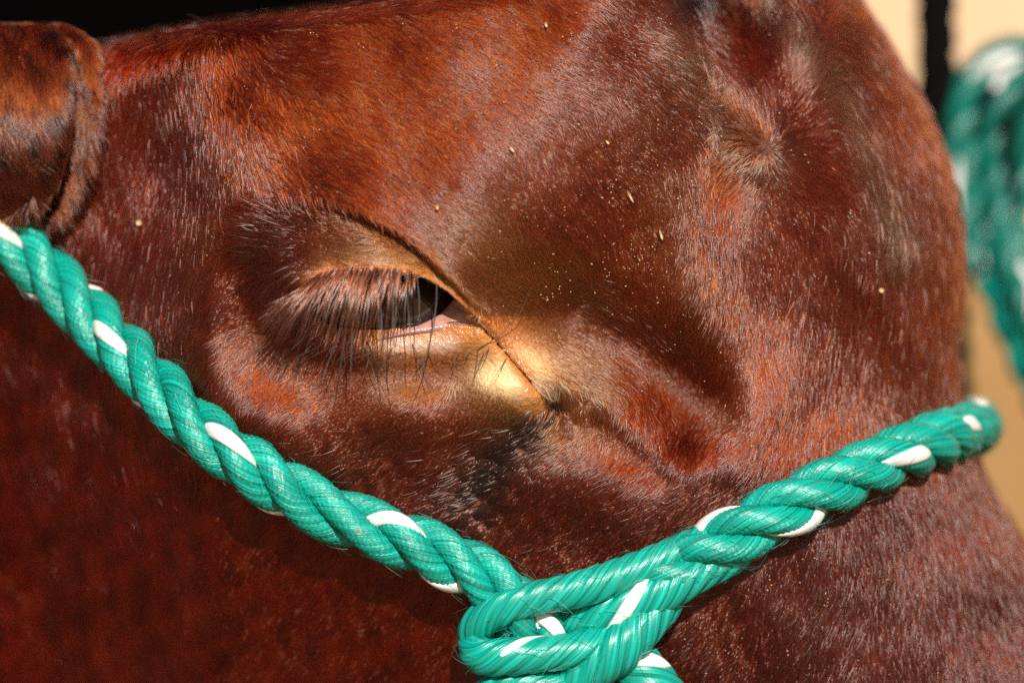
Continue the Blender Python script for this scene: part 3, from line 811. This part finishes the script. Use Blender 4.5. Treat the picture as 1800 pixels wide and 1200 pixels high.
f = np.stack([i[:-1, :-1], i[1:, :-1], i[1:, 1:], i[:-1, 1:]], -1).reshape(-1, 4)
link_mesh('third_eyelid', V, f, M['third_lid'], cow)
# caruncle in the inner corner
import bmesh
def blob(name, x, y, h, rx, ry, rz, rot, material, parent, amp=0.1):
    bm = bmesh.new(); bmesh.ops.create_icosphere(bm, subdivisions=3, radius=1)
    c = W(x, y, h); ca, sa = math.cos(rot), math.sin(rot)
    for v in bm.verts:
        k = 1 + amp * math.sin(v.co.x * 5 + 1) * math.sin(v.co.z * 6)
        px, pz = v.co.x * rx * k, v.co.z * rz * k
        v.co = Vector((c[0] + (px * ca - pz * sa) * S, c[1] + v.co.y * ry * S, c[2] + (px * sa + pz * ca) * S))
    me = bpy.data.meshes.new(name); bm.to_mesh(me); bm.free(); me.materials.append(material)
    me.polygons.foreach_set('use_smooth', np.ones(len(me.polygons), bool))
    o = bpy.data.objects.new(name, me); C.objects.link(o); attach(o, parent); return o
hcor = float(H(np.array([850.0]), np.array([590.0]))[0])
blob('caruncle', 832, 561, float(H(np.array([845.0]), np.array([596.0]))[0]) - 26, 22, 16, 12, -0.6, M['caruncle'], cow)
blob('tear_drop', 716, 578, float(H(np.array([716.0]), np.array([594.0]))[0]) - 6, 12, 7, 5, 0.0, M['tear'], cow, 0.05)
# tear line along the lower lid
tp, _ = smooth_path([(672, 586), (700, 578), (740, 572), (790, 570), (835, 570)], 3)
th = H(tp[:, 0], tp[:, 1] + 9) - 6
tq = W(tp[:, 0], tp[:, 1], th); q = np.r_[0, np.cumsum(np.linalg.norm(np.diff(tq, axis=0), axis=1))]
V, f, uv = tube(tq, 4.2 * S * (1 + 0.35 * wav(q / S, q * 0, 40, 9)), q, 1, 0.0, 0, 0, 12)
link_mesh('tear_line', V, f, M['tear'], cow, uv=uv)

# ------------------------------------------------------------------ lashes
def lashes(name, n, root_pl, t0, t1, dirf, lenf, r, tintf, hoff, out_f, segs=7, spread=0.10, clump=0.0, m_='lash'):
    q, _ = smooth_path(root_pl, 2)
    t = t0 + (t1 - t0) * rng.beta(1.05, 1.75, n); ii = t * (len(q) - 1)
    x = np.interp(ii, np.arange(len(q)), q[:, 0]) + rng.normal(0, 2, n); y = np.interp(ii, np.arange(len(q)), q[:, 1]) + rng.uniform(-7, 1, n)
    h = H(x, np.minimum(y - 6, y)) + hoff
    dx, dy = dirf(t); L = lenf(t) * rng.uniform(0.4, 1.2, n)
    a = rng.normal(0, spread, n); dx, dy = dx * np.cos(a) - dy * np.sin(a), dx * np.sin(a) + dy * np.cos(a)
    u = np.linspace(0, 1, segs)[None, :]
    ax = rng.normal(0, 0.10, n)[:, None]
    outw = out_f * rng.uniform(0.2, 1.7, n)
    X = x[:, None] + (dx * L)[:, None] * u + ax * L[:, None] * u * u
    Y = y[:, None] + (dy * L)[:, None] * u
    Hh = h[:, None] + (outw * L)[:, None] * (u - 0.62 * u * u)
    if clump:
        g_ = np.round(x / 11 + rng.normal(0, .25, n)); c = {}
        for k in range(n): c.setdefault(g_[k], []).append(k)
        for ks in c.values():
            av = X[ks].mean(0, keepdims=True); X[ks] = X[ks] * (1 - clump * u ** 1.0) + av * clump * u
            av = Hh[ks].mean(0, keepdims=True); Hh[ks] = Hh[ks] * (1 - clump * u) + av * clump * u
    pts = W(X, Y, Hh)
    rad = (r * S * rng.uniform(0.7, 1.15, n))[:, None] * np.interp(u, [0, .5, 1], [1, .85, .2])
    return hair_object(name, pts, rad, tintf(n), cow, M[m_ if isinstance(m_, str) else 'lash'])
def up_dir(t):
    fan = np.interp(t, [0, .12, .25, .5, 1], [-1.1, -.60, -.28, -.10, 0.03])
    return np.sin(fan), np.cos(fan)
lash_t = lambda n: np.array([0.09, 0.021, 0.010]) * rng.uniform(0.1, 1.8, (n, 1))
lashes('upper_eyelashes', 330, UP, 0.02, 0.45, up_dir, lambda t: np.interp(t, [0, .12, .3, .4, .5], [100, 134, 132, 86, 55]), 1.12, lash_t, 6, 0.5, clump=0.7, spread=0.13)
lashes('upper_eyelashes', 12, UP, 0.20, 0.56, lambda t: (np.interp(t, [.2, .6], [-.05, .22]), np.full(t.shape, .98)), lambda t: np.full(t.shape, 205.0), 1.3, lambda n: np.full((n, 3), .02), 6, 0.35, clump=0.0, m_='dark_lash')
low_dir = lambda t: (np.interp(t, [0, .4, 1], [-.7, -.45, -.35]), np.full(t.shape, .85))
lashes('lower_eyelashes', 40, [(540, 590), (600, 618), (690, 622), (780, 622), (850, 618), (890, 640)], 0.0, 1.0, low_dir, lambda t: np.interp(t, [0, 1], [62, 40]), 0.8, lambda n: np.array([.03, .013, .008]) * rng.uniform(.5, 2, (n, 1)), 1, 0.30, spread=0.4, m_='dark_lash')
# a few long feelers
def feelers(lst):
    P_ = []
    for pts in lst:
        q, _ = smooth_path(pts, 1e9) if False else (np.stack([np.interp(np.linspace(0, 1, 9), np.linspace(0, 1, len(pts)), np.array(pts, float)[:, i]) for i in (0, 1)], 1), 0)
        h = H(q[:, 0], q[:, 1]); h = np.linspace(h[0], h[-1], 9) + np.sin(np.linspace(0, 1, 9) * 2.2) * 28 + 3
        P_.append(W(q[:, 0], q[:, 1], h))
    P_ = np.array(P_); n = len(P_)
    rad = np.full((n, 1), 1.0 * S) * np.linspace(1, .25, 9)[None]
    return hair_object('whiskers', P_, rad, np.full((n, 3), .012), cow, M['dark_lash'])
feelers([[(838, 616), (880, 588), (915, 550), (934, 505)], [(725, 604), (745, 650), (756, 692)], [(752, 618), (770, 630), (785, 645)], [(850, 622), (838, 645), (830, 672)], [(890, 630), (878, 650), (864, 668)],
         [(690, 610), (668, 650), (640, 690)], [(645, 600), (670, 650), (690, 700)], [(860, 612), (850, 628), (832, 640)], [(470, 133), (530, 165), (600, 185)], [(330, 26), (400, 50), (470, 85)], [(640, 610), (660, 660), (676, 712)]])

# ------------------------------------------------------------------ ear
EH0 = float(H_base(np.array([90.0]), np.array([240.0]))[0]) + 10
e_y = np.linspace(40, 392, 60)
ed1 = np.interp(e_y, [40, 58, 75, 120, 180, 240, 300, 350, 380, 392], [60, 95, 112, 122, 126, 122, 108, 84, 40, 10])
ed2 = np.interp(e_y, [40, 66, 90, 140, 200, 260, 320, 360, 380, 392], [110, 150, 166, 176, 181, 177, 160, 140, 118, 100])
loopx, looph = [], []
for k, y in enumerate(e_y):
    s_ = math.sin(math.pi * min(1, max(0, (y - 36) / 362))) ** 0.6
    a_, b_ = ed1[k], ed2[k]
    xk = [-320, -240, -160, -90, -30, 20, 60, a_ - 28, a_ - 8, a_, a_ - 6, a_ - 14, a_ - 6, a_ + 6, b_ - 20, b_ - 5, b_, b_ - 5, b_ - 40, 0, -150, -320]
    hk = [30, 70, 120, 150, 165, 172, 176, 178, 168, 150, 110, 70, 58, 74, 112, 110, 86, 50, -40, -110, -110, -60]
    t0 = np.linspace(0, 1, len(xk)); tt = np.linspace(0, 1, 110)
    loopx.append(np.interp(tt, t0, xk)); looph.append(np.interp(tt, t0, np.array(hk) * (0.35 + 0.65 * s_)) + EH0)
LX, LH = np.array(loopx), np.array(looph)
for _ in range(2):
    LX[:, 1:-1] = (LX[:, :-2] + 2 * LX[:, 1:-1] + LX[:, 2:]) / 4; LH[:, 1:-1] = (LH[:, :-2] + 2 * LH[:, 1:-1] + LH[:, 2:]) / 4
LYy = np.repeat(e_y[:, None], LX.shape[1], 1)
PE = W(LX, LYy, LH)
i = np.arange(PE.shape[0] * PE.shape[1]).reshape(PE.shape[:2]); j = np.roll(i, -1, 1)
f = np.stack([i[:-1], i[1:], j[1:], j[:-1]], -1).reshape(-1, 4)
EV, f = capped(PE, f)
ear = link_mesh('ear', EV, f, M['skin'], cow)
set_attr(ear.data, 'skin', 'FLOAT_COLOR', 'POINT', np.tile((0.12, 0.03, 0.012, 1), (len(EV), 1)), 'color')
set_attr(ear.data, 'wet', 'FLOAT', 'POINT', np.zeros(len(EV)), 'value')
dA = np.roll(PE, -1, 1) - np.roll(PE, 1, 1); dB = np.gradient(PE, axis=0)
NE = np.cross(dA, dB); NE /= np.linalg.norm(NE, axis=-1, keepdims=True) + 1e-12
if NE[30, 25, 1] > 0: NE = -NE
ne = 45000
ii_, jj_ = rng.uniform(0, PE.shape[0] - 1.001, ne), rng.uniform(0, PE.shape[1] - 1.001, ne)
a0, b0 = ii_.astype(int), jj_.astype(int); fu, fv = (ii_ - a0)[:, None], (jj_ - b0)[:, None]
bl = lambda G: (G[a0, b0] * (1 - fv) + G[a0, b0 + 1] * fv) * (1 - fu) + (G[a0 + 1, b0] * (1 - fv) + G[a0 + 1, b0 + 1] * fv) * fu
Pe, Ne = bl(PE), bl(NE); Ne /= np.linalg.norm(Ne, axis=1, keepdims=True)
ex_, ey_ = bl(LX[..., None])[:, 0], bl(LYy[..., None])[:, 0]
tE = np.array([0.10, 0.016, 0.004]) * (rng.uniform(0.3, 1.3, ne) * (1 + 0.5 * wav(ex_, ey_, 50, 41)).clip(.25, 2))[:, None]
fur('ear_fur', Pe, Ne, ex_, ey_, np.full(ne, .28) + .15 * wav(ex_, ey_, 60, 33), np.full(ne, 1.0), rng.uniform(18, 46, ne) * S, rng.uniform(.7, 1.2, ne) * S, tE, np.full(ne, .14), ear, M['fur'])

# ------------------------------------------------------------------ dust flecks and bits caught in the coat
def flecks(name, pts, material, parent=None):
    V, F = [], []
    for (x, y, L, wd, a, up) in pts:
        h = float(H(np.array([x]), np.array([y]))[0]) + up
        ca, sa = math.cos(a), math.sin(a); b0 = len(V)
        tilt = random.uniform(-.4, .4)
        ring = [(-1, 0), (-.5, -.8), (.4, -1), (1, 0), (.5, .9), (-.4, 1)]
        for dz in (0.6, -0.6):
            for (u, v) in ring:
                px, py = u * L / 2 * ca - v * wd / 2 * sa, u * L / 2 * sa + v * wd / 2 * ca
                V.append(tuple(W(x + px, y + py, h + u * L * tilt * .5 + dz)))
        F += [(b0, b0 + 1, b0 + 2, b0 + 3), (b0, b0 + 3, b0 + 4, b0 + 5), (b0 + 9, b0 + 8, b0 + 7, b0 + 6), (b0 + 11, b0 + 10, b0 + 9, b0 + 6)]
        for k in range(6): F.append((b0 + k, b0 + (k + 1) % 6, b0 + 6 + (k + 1) % 6, b0 + 6 + k))
    return link_mesh(name, V, F, material, parent, smooth=False)
pts = []
while len(pts) < 560:
    c = random.random()
    if c < 0.6: x, y = random.gauss(1080, 190), random.gauss(330, 210)
    elif c < 0.8: x, y = random.uniform(330, 1650), random.uniform(10, 750)
    else: x, y = random.uniform(1150, 1750), random.uniform(800, 1190)
    if not (300 < x < 1640 and 5 < y < 1195) or x < float(xl(y)) + 90: continue
    if pts and random.random() < 0.35: x, y = pts[-1][0] + random.gauss(0, 9), pts[-1][1] + random.gauss(0, 9)
    if inside(np.array([x]), np.array([y]), [(400, 330), (620, 360), (760, 440), (960, 680), (1000, 800), (400, 800)])[0]: continue
    if min(float(pdist(np.array([x]), np.array([y]), l_)[0][0]) for l_ in ROPE_LINES) < 66: continue
    L = random.choice([2.2, 2.2, 2.6, 3, 3.4, 4, 6]) * random.uniform(.35, .85)
    pts.append((x, y, L, min(L, random.uniform(1.2, 2.2)), random.uniform(0, 3.14), random.uniform(8, 13)))
pts += [(1108, 345, 26, 4, 1.1, 14), (1162, 412, 22, 4, 1.3, 14), (1550, 510, 10, 9, 1.2, 14), (960, 43, 12, 5, 1.4, 14), (900, 262, 14, 5, 1.0, 14), (769, 364, 10, 6, 1.6, 14), (244, 391, 12, 11, 0.3, 12), (1068, 250, 10, 4, .9, 14)]
d = flecks('straw_dust', pts, M['straw']); tag(d, 'fine golden straw dust scattered on the red coat', 'dust', kind='stuff')
gb = flecks('plant_bits', [(848, 835, 12, 3.5, -.3, 10), (860, 845, 8, 3.5, 1.2, 10), (940, 735, 9, 3, .7, 10), (930, 728, 6, 3, 2.0, 10), (872, 828, 7, 3, .4, 10)], M['leaf'])
tag(gb, 'small green plant bits stuck in the wet tear track', 'debris', kind='stuff')

# ------------------------------------------------------------------ hanging ropes behind
YB = 0.22
def bgp(pts):
    hh = -YB / S
    p = np.array([(x, y, hh + z) for (x, y, z) in pts], float)
    q, _ = smooth_path(W3(p), 0.004)
    return q
SB = S * (D + YB) / D
hang = empty('hanging_rope', tuple(bgp([(1740, 300, 0), (1740, 310, 0)])[0]))
tag(hang, 'green rope hank with white flecks hanging blurred beside the forehead', 'rope')
bpy.context.view_layer.update()
def bgrope(name, pts, R, pitch, seed, tr):
    e = empty(name, (0, 0, 0)); e.parent = hang; e.matrix_parent_inverse = hang.matrix_world.inverted()
    bpy.context.view_layer.update()
    laid_rope(e, bgp(pts), R * SB, pitch * SB, -0.05 / SB, seed * 1.3, tr, (M['black_rope'] if name == 'shade_loop' else M['rope' if seed % 2 == 0 else 'shaded_rope'], M['tracer']), 20, seed=seed)
bgrope('loop', [(1700, 480, 40), (1690, 330, 20), (1695, 200, 0), (1725, 120, -20), (1790, 95, -30), (1870, 110, -20), (1930, 200, 0), (1950, 400, 0)], 36, 230, 11, [(0, 1.0)])
bgrope('loop', [(1748, 150, -40), (1738, 260, -60), (1722, 370, -60), (1742, 460, -60), (1790, 590, -60), (1850, 720, -50), (1930, 900, -40)], 42, 240, 12, [])
bgrope('loop', [(1830, 90, 20), (1812, 200, -30), (1800, 300, -60), (1780, 400, -40), (1800, 500, -60), (1850, 620, -40), (1950, 800, -40)], 38, 240, 13, [])
bgrope('loop', [(1700, 350, -100), (1760, 345, -110), (1830, 330, -100), (1920, 340, -80)], 34, 240, 14, [(1, .4)])
bgrope('loop', [(1812, 120, -10), (1760, 175, 25), (1745, 270, 10), (1752, 380, 0), (1785, 500, 0), (1840, 640, 0)], 34, 220, 19, [(0, 2.2)])
bgrope('shade_loop', [(1772, 110, -30), (1768, 170, 35), (1766, 240, 40), (1776, 330, 10), (1790, 420, -60)], 17, 160, 15, [])  # black loops added to paint the shadowed gaps inside the hank
bgrope('shade_loop', [(1850, 150, -20), (1790, 160, 30), (1735, 175, 35), (1712, 250, 10), (1716, 330, -60)], 18, 140, 16, [])  # second added loop painting shadow between the green ropes
blk = empty('black_rope', tuple(bgp([(1645, 0, 0), (1645, 10, 0)])[0]))
tag(blk, 'black twisted rope hanging straight against the pale wall', 'rope')
bpy.context.view_layer.update()
laid_rope(blk, bgp([(1638, -2600, -60), (1642, -400, -60), (1645, 0, -60), (1652, 250, -60), (1668, 500, -60), (1690, 1500, -60)]), 40 * SB, 190 * SB, -0.05 / SB, 0, [], (M['black_rope'], M['black_rope']), 18, seed=21)
